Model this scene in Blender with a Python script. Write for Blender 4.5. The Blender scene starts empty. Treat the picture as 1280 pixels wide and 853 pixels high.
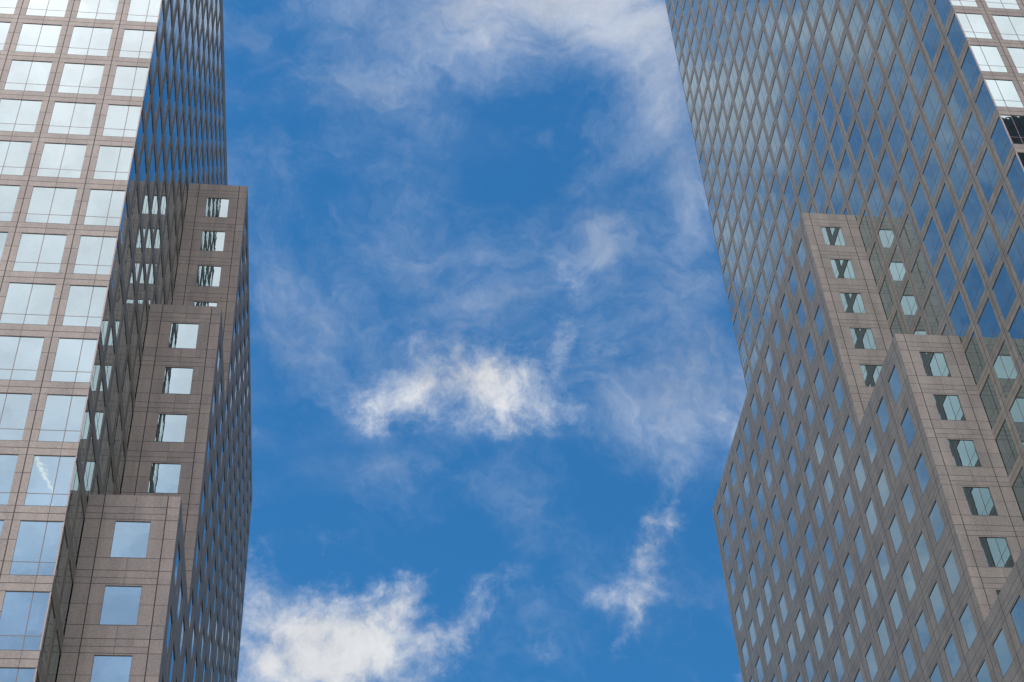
import bpy, math, random
from mathutils import Matrix, Vector
R = math.radians
S = bpy.context.scene
COL = S.collection
rng = random.Random(11)

# ------------------------------------------------------------------ camera
ROT = ((0.99337382, -0.10347146, -0.05002118),      # right
       (-0.03803353, -0.70668511, 0.7065052),       # up
       (0.10845235, 0.69992129, 0.70593787))        # forward
rt, up, fw = (Vector(v).normalized() for v in ROT)
cd = bpy.data.cameras.new('camera')
cam = bpy.data.objects.new('camera', cd)
COL.objects.link(cam)
cam.matrix_world = Matrix(((rt.x, up.x, -fw.x, 0), (rt.y, up.y, -fw.y, 0), (rt.z, up.z, -fw.z, 0), (0, 0, 0, 1)))
FPX = 2004.36                                        # focal length in pixels of the 1280 px wide photograph
cd.sensor_width = 36.0
cd.lens = FPX / 1280 * 36.0
cd.clip_start = 0.1
cd.clip_end = 20000
S.camera = cam

# ------------------------------------------------------------------ exposure
S.view_settings.view_transform = 'Standard'
S.view_settings.look = 'None'
S.view_settings.exposure = 0.15
S.view_settings.gamma = 1.0
S.view_settings.use_curve_mapping = False
S.cycles.max_bounces = 8
S.cycles.glossy_bounces = 6
S.cycles.diffuse_bounces = 3
S.cycles.sample_clamp_indirect = 6.0
S.cycles.use_denoising = True

# ------------------------------------------------------------------ sun
SUN_EL, SUN_ROT = 66.0, 180.0 + 58.0                 # behind the camera and a little to the left
sun_dir = Vector((math.sin(R(SUN_ROT)) * math.cos(R(SUN_EL)), math.cos(R(SUN_ROT)) * math.cos(R(SUN_EL)), math.sin(R(SUN_EL))))
sd = bpy.data.lights.new('sun', 'SUN')
sd.energy = 2.0
sd.angle = R(12)                                     # veiled by thin cloud
sd.color = (1.0, 0.93, 0.84)
sun = bpy.data.objects.new('sun', sd)
COL.objects.link(sun)
sun.rotation_euler = (-sun_dir).to_track_quat('-Z', 'Y').to_euler()

# ------------------------------------------------------------------ sky with clouds
SKY_STRENGTH = 0.1
CLOUD = 0.70                                         # radiance of a thick cloud in front
W = bpy.data.worlds.new('World')
S.world = W
W.use_nodes = True
nt = W.node_tree
nt.nodes.clear()


class G:
    """small helper to write node graphs as expressions"""
    def __init__(self, tree): self.t = tree
    def n(self, kind, **kw):
        nd = self.t.nodes.new(kind)
        for k, v in kw.items(): setattr(nd, k, v)
        return nd
    def put(self, sock, v):
        if hasattr(v, 'is_output') or isinstance(v, bpy.types.NodeSocket): self.t.links.new(v, sock)
        else: sock.default_value = v
    def m(self, op, a, b=0.0, c=0.0, clamp=False):
        nd = self.n('ShaderNodeMath', operation=op, use_clamp=clamp)
        self.put(nd.inputs[0], a); self.put(nd.inputs[1], b); self.put(nd.inputs[2], c)
        return nd.outputs[0]
    def vm(self, op, a, b=(0, 0, 0), out=0):
        nd = self.n('ShaderNodeVectorMath', operation=op)
        self.put(nd.inputs[0], a); self.put(nd.inputs[1], b)
        return nd.outputs[out]
    def sm(self, v, lo, hi, tlo=0.0, thi=1.0):
        nd = self.n('ShaderNodeMapRange', interpolation_type='SMOOTHSTEP')
        self.put(nd.inputs[0], v); self.put(nd.inputs[1], lo); self.put(nd.inputs[2], hi)
        self.put(nd.inputs[3], tlo); self.put(nd.inputs[4], thi)
        return nd.outputs[0]
    def noise(self, vec, scale, detail=6, rough=0.55, dist=0.0, lac=2.0):
        nd = self.n('ShaderNodeTexNoise')
        self.put(nd.inputs['Vector'], vec); nd.inputs['Scale'].default_value = scale
        nd.inputs['Detail'].default_value = detail; nd.inputs['Roughness'].default_value = rough
        nd.inputs['Distortion'].default_value = dist; nd.inputs['Lacunarity'].default_value = lac
        return nd.outputs[0], nd.outputs[1]
    def mixc(self, f, a, b, blend='MIX'):
        nd = self.n('ShaderNodeMix', data_type='RGBA', blend_type=blend)
        self.put(nd.inputs[0], f); self.put(nd.inputs[6], a); self.put(nd.inputs[7], b)
        return nd.outputs[2]


def px_dir(x, y):
    return (rt * ((x - 640) / FPX) - up * ((y - 426.5) / FPX) + fw).normalized()


def px_uv(x, y, mir=1):
    d = px_dir(x, y)
    if mir == 2: return -d.x / d.z, d.y / d.z        # as mirrored in the right tower
    return d.x / d.z, mir * d.y / d.z                # where that line of sight meets a cloud deck one unit up


g = G(nt)
tc = g.n('ShaderNodeTexCoord').outputs['Generated']
sep = g.n('ShaderNodeSeparateXYZ'); nt.links.new(tc, sep.inputs[0])
dz = g.m('MAXIMUM', sep.outputs[2], 0.05)
comb = g.n('ShaderNodeCombineXYZ')
g.put(comb.inputs[0], g.m('DIVIDE', sep.outputs[0], dz)); g.put(comb.inputs[1], g.m('DIVIDE', sep.outputs[1], dz))
comb.inputs[2].default_value = 1.0
uv1 = comb.outputs[0]                                # (u, v, 1) on the deck
# fractal warp gives ragged cloud edges
wn = g.noise(tc, 22.0, 8, 0.60)[1]
warp = g.vm('SCALE', g.vm('SUBTRACT', wn, (0.5, 0.5, 0.5)), )
warp.node.inputs[3].default_value = 0.05
uvw = g.vm('ADD', uv1, warp)


def blob(x, y, a, b, ang, amp, mir=1, src=None):
    """soft elliptical cloud patch; centre, half axes and tilt given where the photo shows it"""
    ca, sa = math.cos(R(ang)), math.sin(R(ang))
    c = px_uv(x, y, mir); p1 = px_uv(x + a * ca, y + a * sa, mir); p2 = px_uv(x - b * sa, y + b * ca, mir)
    m00, m10, m01, m11 = p1[0] - c[0], p1[1] - c[1], p2[0] - c[0], p2[1] - c[1]
    det = m00 * m11 - m01 * m10
    i00, i01, i10, i11 = m11 / det, -m01 / det, -m10 / det, m00 / det
    s = src or uvw
    P = g.vm('DOT_PRODUCT', s, (i00, i01, -(i00 * c[0] + i01 * c[1])), 1)
    Q = g.vm('DOT_PRODUCT', s, (i10, i11, -(i10 * c[0] + i11 * c[1])), 1)
    r2 = g.m('MULTIPLY_ADD', Q, Q, g.m('MULTIPLY', P, P))
    return g.m('MULTIPLY', g.m('EXPONENT', g.m('MULTIPLY', r2, -1.0)), amp)


def total(bl):
    out = bl[0]
    for b in bl[1:]: out = g.m('ADD', out, b)
    return out


puffs = total([blob(b[0], b[1], b[2] * 1.22, b[3] * 1.22, *b[4:]) for b in [
    # the broken arch of cloud in the middle
    (495, 500, 50, 40, -25, .62), (470, 520, 30, 26, 0, .25), (560, 475, 64, 40, 5, .95), (610, 465, 50, 32, 10, .72), (655, 492, 55, 36, 30, .62), (690, 510, 26, 20, 0, .3), (640, 540, 22, 14, -50, .45), (625, 525, 34, 22, 0, .35),
    # bright bank low on the left, with its right arm
    (345, 822, 78, 50, -10, 1.15), (430, 808, 78, 48, -25, .95), (505, 745, 46, 24, -65, .72), (575, 778, 66, 24, -48, .75), (335, 765, 50, 20, 15, .6), (385, 745, 20, 22, 0, .45), (490, 850, 90, 40, 0, .7), (480, 790, 50, 40, 0, .4),
    # upright wisp on the right
    (828, 655, 56, 22, -66, .85), (806, 712, 54, 28, -75, .82), (792, 785, 50, 18, -75, .85), (768, 745, 20, 14, 0, .25), (850, 650, 24, 16, 0, .4),
    # small puffs
    (704, 425, 34, 15, -75, .58), (703, 345, 32, 24, 35, .38), (762, 448, 30, 18, 10, .5), (318, 690, 26, 60, 0, .5), (422, 672, 30, 16, -20, .42), 
    (930, 850, 26, 16, 0, .7), (920, 525, 26, 50, -20, .62), (738, 750, 18, 12, 0, .35), (740, 548, 60, 12, 12, .36), (630, 720, 26, 12, 0, .3), (680, 800, 30, 40, -60, .3),
]])
soft = total([blob(*b) for b in [
    # white veil over the top right, fading downwards
    (790, 20, 130, 75, 20, 1.0), (720, 30, 160, 60, 5, .5), (640, 150, 150, 60, 10, .2), (560, 230, 120, 60, 0, .12), (450, 150, 90, 70, 0, .05), (690, -10, 110, 60, 0, .6), (835, 110, 60, 80, -15, .5), (860, 215, 36, 75, -12, .38), (590, 30, 70, 60, 20, .55), (410, 5, 90, 40, 0, .5), (370, 90, 60, 40, 0, .3),
    # hazy patches left and right
    (360, 430, 60, 45, 25, .5), (345, 340, 50, 60, 10, .45), (380, 385, 80, 40, 0, .3), (360, 230, 50, 40, 0, .35), (735, 275, 45, 45, 0, .4), (600, 380, 60, 24, -15, .4), (520, 330, 40, 50, 0, .25), (690, 180, 40, 30, 0, .25),
    (880, 500, 110, 80, -15, .85), (820, 520, 110, 60, 10, .45), (380, 480, 50, 40, 10, .25), (650, 330, 90, 70, 0, .25), (860, 340, 45, 60, 0, .4), (760, 320, 50, 40, 0, .3),
    # streaky sheet off to the left, mirrored in the right tower
    (1040, 150, 260, 260, 0, .68, 2), (1050, 640, 240, 260, 0, .68, 2), (980, 30, 130, 50, 15, .6, 2), (900, 110, 70, 60, 0, .6, 2), (1090, 70, 80, 40, 20, .6, 2), (1010, 200, 120, 36, 15, .6, 2), (1180, 170, 60, 60, 0, .45, 2), (930, 300, 60, 60, 0, .7, 2), (1120, 240, 60, 30, 10, .4, 2), (1230, 300, 60, 50, 0, .35, 2),
    (960, 430, 60, 70, 0, .55, 2), (1020, 780, 170, 90, 0, .62, 2), (1170, 700, 90, 70, 0, .5, 2), (1240, 800, 110, 80, 0, .6, 2), (1050, 620, 80, 50, 10, .35, 2),
]])
# thick cloud behind the camera, mirrored in the big windows; it breaks up lower down
sepd = g.n('ShaderNodeSeparateXYZ'); g.put(sepd.inputs[0], uvw)
hole = total([blob(60, 900, 420, 225, 0, 1.0, -1)])
back = g.m('SUBTRACT', g.sm(sepd.outputs[1], 0.30, -0.25, 0.0, 1.0), g.m('MULTIPLY', hole, 0.42))
trail = total([blob(51, 593, 30, 2.6, 66, .7, -1, uv1), blob(72, 640, 36, 3.0, 64, .25, -1, uv1)])

tw = g.vm('ADD', tc, g.vm('SCALE', warp)); tw.node.inputs[1].links[0].from_node.inputs[3].default_value = 0.5
nf = g.noise(tw, 18.0, 13, 0.63)[0]
nh = g.noise(tw, 70.0, 9, 0.64)[0]
wl = g.vm('SCALE', g.vm('SUBTRACT', g.noise(tc, 7.0, 5, 0.55)[1], (0.5, 0.5, 0.5))); wl.node.inputs[3].default_value = 0.16
tl = g.vm('ADD', tw, wl)
mpl = g.n('ShaderNodeMapping'); mpl.inputs['Rotation'].default_value = (0, 0, R(25)); mpl.inputs['Scale'].default_value = (1.0, 1.7, 1.0); g.put(mpl.inputs[0], tl)
ns = g.noise(mpl.outputs[0], 8.0, 13, 0.64)[0]
nb = g.noise(uvw, 4.0, 8, 0.55)[0]
# puffy clouds: noise bitten out of the masks
dp = g.m('ADD', g.m('MULTIPLY', g.m('SUBTRACT', g.m('MULTIPLY_ADD', nh, 0.35, g.m('MULTIPLY', nf, 0.65)), 0.5), 6.5), g.m('SUBTRACT', g.m('MULTIPLY', puffs, 1.25), 0.60))
ap = g.m('MULTIPLY', g.sm(dp, -0.38, 1.85), g.sm(puffs, 0.05, 0.50))
ds = g.m('ADD', g.m('MULTIPLY', g.m('SUBTRACT', ns, 0.5), 2.6), g.m('MULTIPLY', soft, 0.66))
asf = g.m('MULTIPLY', g.sm(ds, -0.18, 1.30), 0.80)
db = g.m('ADD', g.m('MULTIPLY', g.m('SUBTRACT', nb, 0.5), 1.3), back)
ab = g.sm(db, 0.05, 0.95)
inv = g.m('MULTIPLY', g.m('SUBTRACT', 1.0, ap), g.m('SUBTRACT', 1.0, asf))
inv = g.m('MULTIPLY', inv, g.m('SUBTRACT', 1.0, ab))
inv = g.m('MULTIPLY', inv, g.m('SUBTRACT', 1.0, g.m('MINIMUM', trail, 0.8)))
alpha = g.m('SUBTRACT', 1.0, inv, clamp=True)
alpha = g.m('MULTIPLY', alpha, 0.97)

sky = g.n('ShaderNodeTexSky', sky_type='NISHITA', sun_disc=False, sun_elevation=R(SUN_EL), sun_rotation=R(SUN_ROT))
sky.altitude = 0.0; sky.air_density = 1.0; sky.dust_density = 0.3; sky.ozone_density = 3.0
tint = g.mixc(1.0, sky.outputs[0], (0.33, 1.03, 1.36, 1), 'MULTIPLY')
bg1 = g.n('ShaderNodeBackground'); g.put(bg1.inputs[0], tint); bg1.inputs[1].default_value = SKY_STRENGTH
# cloud brightness: thin cloud is greyer and bluer; a boosted core sits where the big windows mirror the cloud
tow = g.vm('DOT_PRODUCT', tc, tuple(Vector((-0.20, -0.66, 0.75)).normalized()), 1)
glow = g.sm(tow, 0.60, 0.95, 1.0, 4.5)
shade = g.m('MULTIPLY_ADD', g.m('SUBTRACT', nf, 0.5), 0.9, 0.98)
ccol = g.mixc(alpha, (0.56, 0.70, 0.95, 1), (0.96, 0.975, 1.0, 1))
ccol = g.mixc(g.m('MULTIPLY', g.sm(tow, 0.60, 0.95), g.m('POWER', alpha, 3.0)), ccol, (1.30, 0.985, 0.98, 1))     # core reddened to offset the glass tint in its reflection
ccol = g.mixc(g.m('MULTIPLY', g.m('SUBTRACT', g.m('MULTIPLY', hole, 1.25), trail), 1.0, clamp=True), ccol, (0.84, 0.85, 1.22, 1))   # hazy blue gap low behind the camera
bg2 = g.n('ShaderNodeBackground'); g.put(bg2.inputs[0], ccol)
g.put(bg2.inputs[1], g.m('MULTIPLY', g.m('MULTIPLY', glow, shade), g.m('MULTIPLY_ADD', trail, 0.5 * CLOUD, CLOUD)))
mx = g.n('ShaderNodeMixShader'); g.put(mx.inputs[0], alpha)
nt.links.new(bg1.outputs[0], mx.inputs[1]); nt.links.new(bg2.outputs[0], mx.inputs[2])
wo = g.n('ShaderNodeOutputWorld'); nt.links.new(mx.outputs[0], wo.inputs[0])

# ------------------------------------------------------------------ materials
def mat(name):
    m = bpy.data.materials.new(name); m.use_nodes = True
    m.node_tree.nodes.clear()
    return m, G(m.node_tree)


def principled(gg, **kw):
    p = gg.n('ShaderNodeBsdfPrincipled')
    for k, v in kw.items(): gg.put(p.inputs[k.replace('_', ' ')], v)
    o = gg.n('ShaderNodeOutputMaterial'); gg.t.links.new(p.outputs[0], o.inputs[0])
    return p


def make_granite(name, base):
    m, q = mat(name)
    co = q.n('ShaderNodeTexCoord').outputs['Object']
    at = q.n('ShaderNodeAttribute', attribute_name='tone', attribute_type='GEOMETRY').outputs['Fac']
    sp = q.noise(co, 9.0, 6, 0.8)[0]                         # coarse grain of the granite
    sp2 = q.noise(co, 38.0, 2, 0.7)[0]
    mp = q.n('ShaderNodeMapping'); mp.inputs['Scale'].default_value = (1.3, 1.3, 0.16); q.put(mp.inputs[0], co)
    st = q.noise(mp.outputs[0], 1.0, 6, 0.6)[0]              # rain streaks
    big = q.noise(co, 0.11, 4, 0.5)[0]
    v = q.m('MULTIPLY_ADD', q.m('SUBTRACT', sp, 0.5), 1.5, 1.0)
    v = q.m('MULTIPLY_ADD', q.m('SUBTRACT', sp2, 0.5), 0.5, v)
    v = q.m('MULTIPLY_ADD', q.m('SUBTRACT', st, 0.5), 0.8, v)
    v = q.m('MULTIPLY_ADD', q.m('SUBTRACT', big, 0.5), 0.25, v)
    v = q.m('MULTIPLY_ADD', q.m('SUBTRACT', at, 0.5), 0.20, v)
    warm = q.mixc(at, (base[0] * .985, base[1], base[2] * 1.02, 1), (base[0] * 1.02, base[1] * .99, base[2] * .975, 1))
    hs = q.n('ShaderNodeVectorMath', operation='SCALE'); q.put(hs.inputs[0], warm); q.put(hs.inputs[3], v)
    principled(q, Base_Color=hs.outputs[0], Roughness=0.62)
    return m


M_STONE = make_granite('granite', (0.156, 0.166, 0.152))
m, q = mat('joint_sealant'); principled(q, Base_Color=(0.02, 0.021, 0.022, 1), Roughness=0.85); M_JOINT = m
m, q = mat('frame_metal'); principled(q, Base_Color=(0.075, 0.075, 0.078, 1), Roughness=0.55, Metallic=0.0); M_FRAME = m
m, q = mat('corner_metal'); principled(q, Base_Color=(0.34, 0.30, 0.28, 1), Roughness=0.5, Metallic=0.0); M_POST = m
m, q = mat('roof_membrane')
rn = q.noise(q.n('ShaderNodeTexCoord').outputs['Object'], 3.0, 6, 0.6)[0]
principled(q, Base_Color=q.mixc(rn, (0.16, 0.155, 0.15, 1), (0.28, 0.27, 0.26, 1)), Roughness=0.9); M_ROOF = m


def make_glass():
    m, q = mat('coated_glass')
    co = q.n('ShaderNodeTexCoord').outputs['Object']
    n1 = q.noise(co, 0.9, 2, 0.5)[0]
    n2 = q.noise(co, 2.6, 1, 0.5)[0]
    h = q.m('MULTIPLY_ADD', n2, 0.22, n1)
    bp = q.n('ShaderNodeBump'); bp.inputs['Strength'].default_value = 1.0; bp.inputs['Distance'].default_value = 0.0016
    q.put(bp.inputs['Height'], h)
    lw = q.n('ShaderNodeLayerWeight'); lw.inputs[0].default_value = 0.5
    f = q.m('MULTIPLY_ADD', q.m('POWER', lw.outputs['Facing'], 2.2), 0.86, 0.145)
    gl = q.n('ShaderNodeBsdfAnisotropic'); gl.inputs['Roughness'].default_value = 0.0
    tintc = q.mixc(q.m('POWER', lw.outputs['Facing'], 2.0), (0.58, 0.92, 0.97, 1), (0.97, 1.0, 1.0, 1))
    q.put(gl.inputs['Color'], tintc); q.put(gl.inputs['Normal'], bp.outputs[0])
    df = q.n('ShaderNodeBsdfDiffuse'); df.inputs[0].default_value = (0.016, 0.024, 0.026, 1)
    ms = q.n('ShaderNodeMixShader'); q.put(ms.inputs[0], f)
    q.t.links.new(df.outputs[0], ms.inputs[1]); q.t.links.new(gl.outputs[0], ms.inputs[2])
    o = q.n('ShaderNodeOutputMaterial'); q.t.links.new(ms.outputs[0], o.inputs[0])
    return m


M_GLASS = make_glass()


# ------------------------------------------------------------------ mesh helpers
class MB:
    """collects faces of several materials; builds ONE mesh object"""
    def __init__(self): self.v = []; self.f = []; self.mi = []; self.tone = []; self.ix = {}
    def vert(self, p):
        k = (round(p[0], 4), round(p[1], 4), round(p[2], 4))
        i = self.ix.get(k)
        if i is None:
            i = self.ix[k] = len(self.v); self.v.append(k)
        return i
    def quad(self, a, b, c, d, m=0, t=0.5, n=None):
        """n: the side the face must look to"""
        if n is not None:
            e = (Vector(b) - Vector(a)).cross(Vector(c) - Vector(a))
            if e.dot(Vector(n)) < 0: a, b, c, d = d, c, b, a
        self.f.append((self.vert(a), self.vert(b), self.vert(c), self.vert(d))); self.mi.append(m); self.tone.append(t)
    def box(self, lo, hi, m=0, t=0.5):
        x0, y0, z0 = lo; x1, y1, z1 = hi
        x0, x1 = min(x0, x1), max(x0, x1); y0, y1 = min(y0, y1), max(y0, y1)
        self.quad((x0, y0, z0), (x0, y1, z0), (x0, y1, z1), (x0, y0, z1), m, t, (-1, 0, 0))
        self.quad((x1, y0, z0), (x1, y1, z0), (x1, y1, z1), (x1, y0, z1), m, t, (1, 0, 0))
        self.quad((x0, y0, z0), (x1, y0, z0), (x1, y0, z1), (x0, y0, z1), m, t, (0, -1, 0))
        self.quad((x0, y1, z0), (x1, y1, z0), (x1, y1, z1), (x0, y1, z1), m, t, (0, 1, 0))
        self.quad((x0, y0, z0), (x1, y0, z0), (x1, y1, z0), (x0, y1, z0), m, t, (0, 0, -1))
        self.quad((x0, y0, z1), (x1, y0, z1), (x1, y1, z1), (x0, y1, z1), m, t, (0, 0, 1))
    def build(self, name, mats, parent=None, origin=(0, 0, 0)):
        me = bpy.data.meshes.new(name)
        o3 = Vector(origin)
        me.from_pydata([tuple(Vector(v) - o3) for v in self.v], [], self.f)
        for mm in mats: me.materials.append(mm)
        me.polygons.foreach_set('material_index', self.mi)
        at = me.attributes.new('tone', 'FLOAT', 'FACE'); at.data.foreach_set('value', self.tone)
        ob = bpy.data.objects.new(name, me); COL.objects.link(ob)
        if parent is not None: ob.parent = parent
        return ob


# ------------------------------------------------------------------ ground
GZ = -1.7
mb = MB(); mb.quad((-6000, -6000, GZ), (6000, -6000, GZ), (6000, 6000, GZ), (-6000, 6000, GZ), 0, .5, (0, 0, 1))
m, q = mat('plaza_paving')
br = q.n('ShaderNodeTexBrick'); q.put(br.inputs['Vector'], q.n('ShaderNodeTexCoord').outputs['Object'])
br.inputs['Scale'].default_value = 1.0; br.inputs['Color1'].default_value = (.24, .225, .21, 1); br.inputs['Color2'].default_value = (.29, .27, .25, 1); br.inputs['Mortar'].default_value = (.1, .1, .1, 1)
principled(q, Base_Color=br.outputs[0], Roughness=0.8)
gr = mb.build('plaza_ground', [m]); gr['kind'] = 'structure'

# ------------------------------------------------------------------ the twin-faced stepped towers
H = 4.0                      # storey
BAY = 3.166                  # window bay
CW = 1.992                   # width of the corner window
PIER = 0.733
WH = 3.092                   # window height
MUL = 0.777                  # first mullion from the corner
TRANS = 2.343                # transom below the window head
D = 4.609                    # how far the stepped wing stands proud of the tall block
YA = 60.19                   # near face
NB = 17
LEN = 2 * (CW + PIER / 2) + NB * BAY
YM = YA + LEN
Y1, Y2, Y3 = 83.985, 74.487, 64.989
HS = (101.2945, 77.2945, 53.2945)
YB = Y1 + 2 * 1.331 + 1.77 + 11 * BAY
FO, FWD, FZ, FH = 1.331, 1.77, 1.6745, 2.293      # small punched windows: offset, width, head below the parapet, height
REC = 0.036                  # big windows sit almost flush
REC_S = 0.045                 # small punched windows


def visible_area(corners, boxes, off):
    """pixels of the photograph a window covers; 0 when hidden"""
    pts = []
    for c in corners:
        v = Vector(c); d = v.dot(fw)
        if d <= 1: return 0.0
        pts.append((640 + FPX * v.dot(rt) / d, 426.5 - FPX * v.dot(up) / d))
    poly = pts
    for ax, lim, sgn in ((0, 0, 1), (0, 1280, -1), (1, 0, 1), (1, 853, -1)):
        out = []
        for i in range(len(poly)):
            a, b = poly[i - 1], poly[i]
            da, db_ = sgn * (a[ax] - lim), sgn * (b[ax] - lim)
            if (da >= 0) != (db_ >= 0):
                t = da / (da - db_); out.append((a[0] + t * (b[0] - a[0]), a[1] + t * (b[1] - a[1])))
            if db_ >= 0: out.append(b)
        poly = out
        if len(poly) < 3: return 0.0
    ar = abs(sum(poly[i - 1][0] * poly[i][1] - poly[i][0] * poly[i - 1][1] for i in range(len(poly)))) / 2
    ct = sum((Vector(c) for c in corners), Vector()) / len(corners) + Vector(off) * 0.4
    nrm = Vector(off)
    if nrm.dot(ct) > 0: return 0.0
    for lo, hi in boxes:
        t0, t1 = 0.0, 1.0
        for k in range(3):
            d = ct[k]
            if abs(d) < 1e-9:
                if not lo[k] <= 0 <= hi[k]: t0 = 2; break
                continue
            a, b = lo[k] / d, hi[k] / d
            if a > b: a, b = b, a
            t0, t1 = max(t0, a), min(t1, b)
        if t0 < t1 - 1e-6: return 0.0
    return ar


def facade(mb, P, n, us, zs, win, jointu, jointz, cut=None, rec=REC):
    """clad one face. us/zs: break lines; win(u,z) -> inside a window opening; jointu/jointz: functions telling a dark joint"""
    nu, nz = len(us) - 1, len(zs) - 1
    uc = [(us[i] + us[i + 1]) / 2 for i in range(nu)]; zc = [(zs[j] + zs[j + 1]) / 2 for j in range(nz)]
    hole = [[win(uc[i], zc[j]) for j in range(nz)] for i in range(nu)]
    pid = {}
    for i in range(nu):
        ju = jointu(uc[i])
        for j in range(nz):
            if hole[i][j]: continue
            if cut and cut(uc[i], zc[j]): continue
            jz = jointz(uc[i], zc[j])
            a = P(us[i], zs[j], 0); b = P(us[i + 1], zs[j], 0); c = P(us[i + 1], zs[j + 1], 0); d = P(us[i], zs[j + 1], 0)
            if ju == 1 or jz: mb.quad(a, b, c, d, 1, .5, n)
            else: mb.quad(a, b, c, d, 0, rng.random(), n)
            # reveals beside openings
            for di, dj in ((-1, 0), (1, 0), (0, -1), (0, 1)):
                x, y = i + di, j + dj
                if 0 <= x < nu and 0 <= y < nz and hole[x][y]:
                    if di:
                        e = us[i] if di < 0 else us[i + 1]
                        A, B, C2, D2 = P(e, zs[j], 0), P(e, zs[j + 1], 0), P(e, zs[j + 1], rec + .02), P(e, zs[j], rec + .02)
                        nn = tuple(Vector(P(e + di, 0, 0)) - Vector(P(e, 0, 0)))
                    else:
                        e = zs[j] if dj < 0 else zs[j + 1]
                        A, B, C2, D2 = P(us[i], e, 0), P(us[i + 1], e, 0), P(us[i + 1], e, rec + .02), P(us[i], e, rec + .02)
                        nn = (0, 0, dj)
                    mb.quad(A, B, C2, D2, 0, .45, nn)


def brk(vals, lo, hi):
    out = sorted({round(v, 4) for v in vals if lo - 1e-6 < v < hi + 1e-6} | {round(lo, 4), round(hi, 4)})
    res = [out[0]]
    for v in out[1:]:
        if v - res[-1] > 0.004: res.append(v)
    return res


def wbox(mb, P, u0, u1, z0, z1, d0, d1, m):
    a, b = P(u0, z0, d0), P(u1, z1, d1)
    mb.box((min(a[0], b[0]), min(a[1], b[1]), min(a[2], b[2])), (max(a[0], b[0]), max(a[1], b[1]), max(a[2], b[2])), m)


def pane(mb, P, u0, u1, z0, z1, n, mi=0, rec=REC):
    """one sheet of glass, set a hair out of true like every real pane"""
    t1, t2 = rng.gauss(0, .0014), rng.gauss(0, .0014)
    def d(u, z): return rec + (u - (u0 + u1) / 2) * t1 + (z - (z0 + z1) / 2) * t2
    mb.quad(P(u0, z0, d(u0, z0)), P(u1, z0, d(u1, z0)), P(u1, z1, d(u1, z1)), P(u0, z1, d(u0, z1)), mi, .5, n)


def glaze_big(mg, mf, P, n, u0, u1, z0, z1, mul, post, gi=0, fi=0, pi=1):
    """window of four panes: mullion, transom, frame; post: u of a glass corner or None"""
    fr = 0.014
    tz = z1 - TRANS
    us = [u0, mul, u1] if u0 + .1 < mul < u1 - .1 else [u0, u1]
    for a, b in zip(us[:-1], us[1:]):
        pane(mg, P, a, b, tz, z1, n, gi); pane(mg, P, a, b, z0, tz, n, gi)
    d0, d1 = REC - .008, REC + .015
    if len(us) == 3: wbox(mf, P, mul - .021, mul + .021, z0, z1, d0, d1, fi)
    wbox(mf, P, u0, u1, tz - .021, tz + .021, d0 + .004, d1, fi)
    wbox(mf, P, u0, u1, z0, z0 + fr, d0 + .003, d1, fi); wbox(mf, P, u0, u1, z1 - fr, z1, d0 + .003, d1, fi)
    for e, s_ in ((u0, 1), (u1, -1)):
        if post is not None and abs(e - post) < 1e-6:
            wbox(mf, P, e, e + s_ * .06, z0, z1, .001, d1 + .05, pi)
        else:
            wbox(mf, P, e, e + s_ * fr, z0, z1, d0 + .003, d1, fi)


def glaze_small(mg, P, n, u0, u1, z0, z1, gi=0, fi=1):
    pane(mg, P, u0, u1, z0, z1, n, gi, REC_S)
    d0, d1, fr = REC_S - .03, REC_S + .015, .02
    for a, b, c, d in ((u0, u1, z0, z0 + fr), (u0, u1, z1 - fr, z1), (u0, u0 + fr, z0, z1), (u1 - fr, u1, z0, z1)):
        wbox(mg, P, a, b, c, d, d0, d1, fi)


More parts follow.
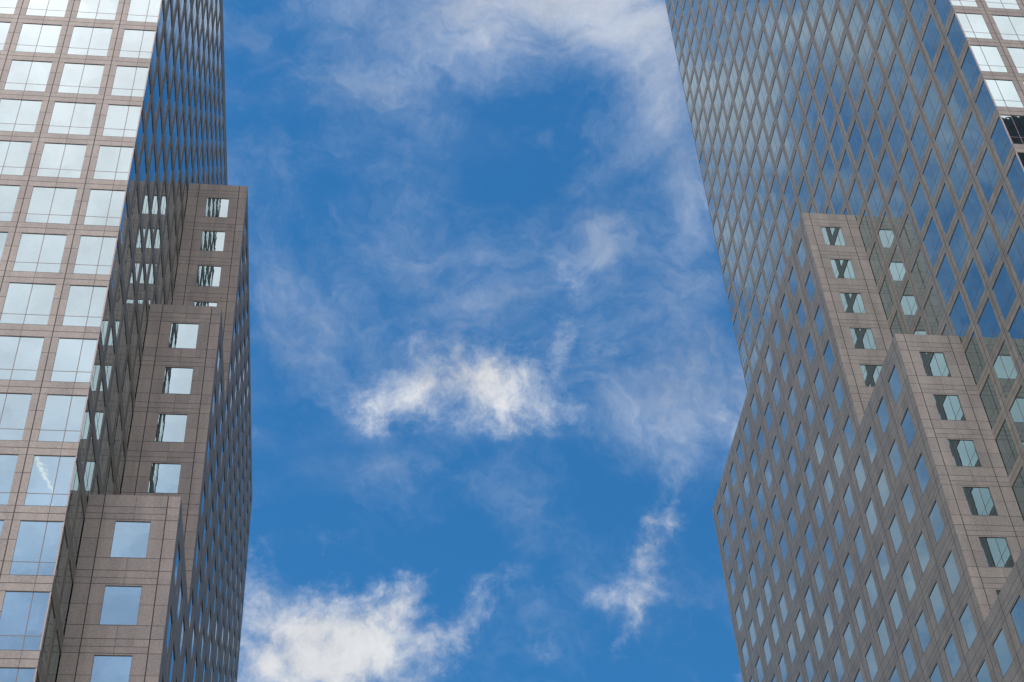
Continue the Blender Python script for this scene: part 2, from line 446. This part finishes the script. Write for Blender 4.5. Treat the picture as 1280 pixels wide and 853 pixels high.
def tower(sg, xB, zhead, zroof, label):
    """sg -1: the tower stands to the left of xB, +1: to the right. zhead: a window-head level; all levels are 4 m apart"""
    root = bpy.data.objects.new('office_tower', None); COL.objects.link(root)
    base = Vector((xB + sg * LEN / 2, (YA + YM) / 2, GZ)); root.location = base
    root['label'] = label; root['category'] = 'office tower'
    X = lambda s: xB + sg * s
    loc = lambda p: p
    OR = tuple(base)
    heads = []
    z = zhead
    while z - H > GZ + 3: z -= H
    while z < zroof - 1.0:
        heads.append(z); z += H
    lo3 = lambda a, b: (tuple(min(p, q_) + .01 for p, q_ in zip(a, b)), tuple(max(p, q_) - .01 for p, q_ in zip(a, b)))
    boxes = [lo3((X(0), YA, GZ), (X(LEN), YM, zroof)), lo3((X(-D), Y1, GZ), (X(0), YB, HS[0])),
             lo3((X(-D), Y2, GZ), (X(0), Y1, HS[1])), lo3((X(-D), Y3, GZ), (X(0), Y2, HS[2]))]
    inwing = lambda y, zz: (y > Y1 and zz < HS[0]) or (y > Y2 and zz < HS[1]) or (y > Y3 and zz < HS[2])
    # faces: u along the face, outward normal
    PA = lambda u, zz, d: (X(u), YA + d, zz)
    PBk = lambda u, zz, d: (X(u), YM - d, zz)
    PB = lambda u, zz, d: (X(d), YA + u, zz)
    PO = lambda u, zz, d: (X(LEN - d), YA + u, zz)
    faces = [('near', PA, (0, -1, 0), True), ('side', PB, (-sg, 0, 0), True), ('rear', PBk, (0, 1, 0), False), ('outer', PO, (sg, 0, 0), False)]
    wins = [(0.0, CW, MUL)] + [(CW + PIER + k * BAY, CW + PIER + k * BAY + BAY - PIER, MUL + BAY * (k + 1)) for k in range(NB)] + [(LEN - CW, LEN, LEN - MUL)]
    piers = [CW + PIER / 2 + k * BAY for k in range(NB + 1)]
    JV, JH = .027, .016
    wall = MB()
    bigs = []                                                    # (area, face index, window rect)
    for fi, (nm, P, n, fine) in enumerate(faces):
        ub = [v for w in wins for v in w[:2]]; zb = []
        for h in heads: zb += [h, h - WH]
        if fine:
            for p in piers: ub += [p - JV, p + JV]
            for w in wins: ub += [w[2] - .011, w[2] + .011]
            for h in heads:
                for dz_, w_ in ((-1.107, JH), (-2.343, JH), (-3.545, JH * 1.2)): zb += [h + dz_ - w_, h + dz_ + w_]
                zb += [h + .004, h + .03, h - WH - .004, h - WH - .03]
        if nm == 'side': ub += [Y1 - YA, Y2 - YA, Y3 - YA]; zb += list(HS)
        us = brk(ub, 0, LEN); zs = brk(zb, GZ, zroof)
        z0h = heads[0]
        def win(u, zz):
            k = round((heads[-1] - zz - WH / 2) / H)
            if not 0 <= k < len(heads): return False
            h = heads[len(heads) - 1 - k]
            if not h - WH < zz < h: return False
            return any(w[0] < u < w[1] for w in wins)
        ju = (lambda u: 1 if any(abs(u - p) < JV for p in piers) else 0) if fine else (lambda u: 0)
        def jz(u, zz):
            if not fine: return False
            r = (heads[-1] - zz) % H                              # depth below a window head
            onpier = not any(w[0] < u < w[1] for w in wins)
            for dz_, w_ in ((1.107, JH), (2.343, JH)):
                if onpier and abs(r - dz_) < w_: return True
            if abs(r - 3.545) < JH * 1.2: return True
            if WH + .003 < r < WH + .03 or H - .03 < r < H - .003: return True
            if r > WH and any(abs(u - w[2]) < .011 for w in wins): return True
            return False
        cut = (lambda u, zz: inwing(YA + u, zz)) if nm == 'side' else None
        facade(wall, P, n, us, zs, win, ju, jz, cut)
        for h in heads:
            for k, (a, b, mu) in enumerate(wins):
                if nm == 'side' and inwing(YA + a - .05, h + .05): continue
                post = (0.0 if k == 0 else LEN if k == len(wins) - 1 else None) if nm in ('near', 'rear') else None
                rect = (fi, a, b, h - WH, h, mu, post, 1 if nm == 'near' else 0)
                ar = visible_area([P(a, h - WH, 0), P(b, h - WH, 0), P(b, h, 0), P(a, h, 0)], boxes, n) if fine else 0.0
                bigs.append((ar, 'big', rect))
    # parapet and roof deck
    for a, b in (((X(0), YA), (X(LEN), YA + .4)), ((X(0), YM - .4), (X(LEN), YM)), ((X(0), YA + .4), (X(.4), YM - .4)), ((X(LEN - .4), YA + .4), (X(LEN), YM - .4))):
        x0, x1 = sorted((a[0], b[0]))
        wall.quad((x0, a[1], zroof), (x1, a[1], zroof), (x1, b[1], zroof), (x0, b[1], zroof), 0, .5, (0, 0, 1))
    for p, q_, nn in (((.4, YA + .4), (LEN - .4, YA + .4), (0, 1, 0)), ((.4, YM - .4), (LEN - .4, YM - .4), (0, -1, 0)), ((.4, YA + .4), (.4, YM - .4), (sg, 0, 0)), ((LEN - .4, YA + .4), (LEN - .4, YM - .4), (-sg, 0, 0))):
        wall.quad((X(p[0]), p[1], zroof - 1.2), (X(q_[0]), q_[1], zroof - 1.2), (X(q_[0]), q_[1], zroof), (X(p[0]), p[1], zroof), 0, .5, nn)
    wall.build('wall', [M_STONE, M_JOINT], root, OR)
    rf = MB(); rf.quad((X(.4), YA + .4, zroof - 1.2), (X(LEN - .4), YA + .4, zroof - 1.2), (X(LEN - .4), YM - .4, zroof - 1.2), (X(.4), YM - .4, zroof - 1.2), 0, .5, (0, 0, 1))
    rf.box((X(14), YA + 16, zroof - 1.2), (X(LEN - 14), YM - 16, zroof + 4), 0)
    rf.build('roof', [M_ROOF], root, OR)
    # stepped wing: three tiers, each lower and nearer
    tiers = []
    smalls = []
    for ti, (y0, y1, h) in enumerate(((Y1, YB, HS[0]), (Y2, Y1, HS[1]), (Y3, Y2, HS[2]))):
        hn = HS[ti + 1] if ti < 2 else GZ                         # a nearer tier covers the front below this
        mbT = MB()
        PF = lambda u, zz, d, y0=y0: (X(-D + u), y0 + d, zz)
        PC = lambda u, zz, d, y0=y0: (X(-D + d), y0 + u, zz)
        L = y1 - y0
        zhs = []
        z = h - FZ
        while z - FH > GZ + .5: zhs.append(z); z -= H
        cen0 = FO + FWD / 2
        for nm, P, n, length, zlow in (('front', PF, (0, -1, 0), D, hn - 1.0 if ti < 2 else GZ), ('flank', PC, (-sg, 0, 0), L, GZ)):
            nwin = 1 if nm == 'front' else (12 if ti == 0 else 3)
            ws = [(FO + k * BAY, FO + k * BAY + FWD) for k in range(nwin)]
            jv = [cen0 + (k - .5) * BAY for k in range(nwin + 1)]
            if nm == 'flank' and ti: jv = jv[:-1] + [L - .0 + .633] ; jv = [v for v in jv if v < L]
            cen = [cen0 + k * BAY for k in range(nwin)]
            ub = [v for w in ws for v in w]; zb = []
            for v in jv: ub += [v - JV, v + JV]
            for v in cen: ub += [v - .008, v + .008]
            for zz in zhs:
                zb += [zz, zz - FH]
                for o_, w_ in ((.915, .017), (.475, .014), (.10, .016), (-1.11, .011), (-FH - .02, .015)): zb += [zz + o_ - w_, zz + o_ + w_]
            us = brk(ub, 0, length); zs = brk(zb, zlow, h)
            def win(u, zz):
                r = (h - FZ - zz) % H
                if zz > h - FZ or r > FH or zz < zhs[-1] - FH: return False
                return any(a < u < b for a, b in ws)
            ju = lambda u: 1 if any(abs(u - v) < JV for v in jv) else 0
            lastj = jv[-1] if nm == 'front' else length
            def jz(u, zz):
                r = (zz - (h - FZ)) % H                           # height above a window head
                if abs(r - .915) < .017 or abs(r - .10) < .016: return True
                if abs(r - .475) < .014 and (u > jv[0]): return True
                if abs(r - (H - 1.11)) < .011: return True
                if abs(r - (H - FH - .02)) < .015: return True
                if any(abs(u - v) < .008 for v in cen) and r < 1.7: return True
                return False
            facade(mbT, P, n, us, zs, win, ju, jz, None, REC_S)
            for zz in zhs:
                if nm == 'front' and zz < zlow: continue
                for a, b in ws:
                    ar = visible_area([P(a, zz - FH, 0), P(b, zz - FH, 0), P(b, zz, 0), P(a, zz, 0)], boxes, n)
                    smalls.append((ar, 'small', (ti, P, n, a, b, zz - FH, zz)))
        # rear of the farthest tier, behind the tall block
        if ti == 0:
            mbT.quad((X(-D), YB, GZ), (X(12), YB, GZ), (X(12), YB, h), (X(-D), YB, h), 0, .5, (0, 1, 0))
            mbT.quad((X(12), YM, GZ), (X(12), YB, GZ), (X(12), YB, h), (X(12), YM, h), 0, .5, (sg, 0, 0))
            mbT.quad((X(0), YM, h), (X(12), YM, h), (X(12), YB, h), (X(0), YB, h), 0, .5, (0, 0, 1))
        ye = y1 if ti == 0 else y1
        # parapet: top rim, inner faces
        t = .35
        for (s0, a0), (s1, a1) in (((-D, y0), (0, y0 + t)), ((-D, y0 + t), (-D + t, ye)),):
            mbT.quad((X(s0), a0, h), (X(s1), a0, h), (X(s1), a1, h), (X(s0), a1, h), 0, .5, (0, 0, 1))
        mbT.quad((X(-D + t), y0 + t, h - .9), (X(0), y0 + t, h - .9), (X(0), y0 + t, h), (X(-D + t), y0 + t, h), 0, .5, (0, 1, 0))
        mbT.quad((X(-D + t), y0 + t, h - .9), (X(-D + t), ye, h - .9), (X(-D + t), ye, h), (X(-D + t), y0 + t, h), 0, .5, (sg, 0, 0))
        tier = mbT.build('setback', [M_STONE, M_JOINT], root, OR)
        tier['label'] = ('tallest step of the granite wing, set farthest back', 'middle step of the granite wing', 'lowest step of the granite wing, nearest the viewer')[ti]
        rf = MB(); rf.quad((X(-D + t), y0 + t, h - .9), (X(0), y0 + t, h - .9), (X(0), ye, h - .9), (X(-D + t), ye, h - .9), 0, .5, (0, 0, 1))
        rf.build('roof', [M_ROOF], tier, OR)
        tiers.append(tier)
    # the hundred windows that show largest are parts of their own, the rest is one glazing per carrier
    order = sorted(bigs + smalls, key=lambda w: -w[0])
    own = [w for w in order[:100] if w[0] > 0]
    ids = {id(w) for w in own}
    rest = MB(); rest_t = [MB(), MB(), MB()]
    for w in bigs + smalls:
        mine = id(w) in ids
        if w[1] == 'big':
            fi, a, b, z0, z1, mu, post, lightpost = w[2]
            _, P, n, fine = faces[fi]
            if mine:
                mg, mf = MB(), MB()
                glaze_big(mg, mf, P, n, a, b, z0, z1, mu, post, 0, 0, lightpost)
                wo_ = mg.build('window', [M_GLASS], root, OR)
                mf.build('frame', [M_FRAME, M_POST], wo_, OR)
            else:
                glaze_big(rest, rest, P, n, a, b, z0, z1, mu, post, 0, 1, 1 + lightpost)
        else:
            ti, P, n, a, b, z0, z1 = w[2]
            if mine:
                mg = MB(); glaze_small(mg, P, n, a, b, z0, z1)
                mg.build('window', [M_GLASS, M_FRAME], tiers[ti], OR)
            else:
                glaze_small(rest_t[ti], P, n, a, b, z0, z1)
    o = rest.build('glazing', [M_GLASS, M_FRAME, M_POST], root, OR); o['kind'] = 'stuff'
    for k in range(3):
        if rest_t[k].f:
            o = rest_t[k].build('glazing', [M_GLASS, M_FRAME], tiers[k], OR); o['kind'] = 'stuff'
    return root


tower(-1, -12.2495, 87.681, 134.39, 'left granite tower, its broad near face of big square white-mirroring windows beside a stepped wing')
tower(+1, 42.8872, 95.681, 203.0, 'right granite tower showing a wide lattice of slanted blue windows above a pale stepped wing')


# ------------------------------------------------------------------ a dark tower behind the camera; only its reflection shows, in the far right panes
def far_tower():
    root = bpy.data.objects.new('office_tower', None); COL.objects.link(root)
    x0, x1, y0, y1, zt = 91.0, 150.0, -70.0, -12.0, FAR_TOP
    root.location = ((x0 + x1) / 2, (y0 + y1) / 2, GZ); OR = tuple(root.location)
    root['label'] = 'dark tower behind the viewer, seen only mirrored in a far right window pane'
    root['category'] = 'office tower'
    w, gl, rf = MB(), MB(), MB()
    z = GZ
    w.box((x0 + .4, y0 + .4, GZ), (x1 - .4, y1 - .4, zt - 1))
    while z + 4 <= zt:
        w.box((x0, y0, z), (x1, y1, z + 1.3))
        for k in range(15):
            y = y0 + .3 + k * (y1 - y0 - .6) / 14
            w.box((x0 + .02, y - .25, z + 1.3), (x0 + .37, y + .25, z + 4)); w.box((x1 - .37, y - .25, z + 1.3), (x1 - .02, y + .25, z + 4))
        for k in range(1, 14):
            x = x0 + .3 + k * (x1 - x0 - .6) / 14
            w.box((x - .25, y1 - .37, z + 1.3), (x + .25, y1 - .02, z + 4)); w.box((x - .25, y0 + .02, z + 1.3), (x + .25, y0 + .37, z + 4))
        for a, b in (((x0 + .2, y0 + .2), (x0 + .2, y1 - .2)), ((x1 - .2, y0 + .2), (x1 - .2, y1 - .2)), ((x0 + .2, y1 - .2), (x1 - .2, y1 - .2)), ((x0 + .2, y0 + .2), (x1 - .2, y0 + .2))):
            nn = (a[0] + b[0] - x0 - x1, a[1] + b[1] - y0 - y1, 0)
            gl.quad((a[0], a[1], z + 1.3), (b[0], b[1], z + 1.3), (b[0], b[1], z + 4), (a[0], a[1], z + 4), 0, .5, nn)
        z += 4
    rf.box((x0, y0, z), (x1, y1, z + 1.6)); rf.box((x0 + 12, y0 + 14, z + 1.6), (x1 - 12, y1 - 20, z + 3))
    w.build('wall', [M_DARK], root, OR); o = gl.build('glazing', [M_TINTED], root, OR); o['kind'] = 'stuff'; rf.build('roof', [M_DARK], root, OR)


FAR_TOP = 184.0
m, q = mat('dark_cladding'); principled(q, Base_Color=(0.05, 0.055, 0.06, 1), Roughness=0.5); M_DARK = m
m, q = mat('tinted_glass'); principled(q, Base_Color=(0.012, 0.02, 0.024, 1), Roughness=0.12); M_TINTED = m
far_tower()
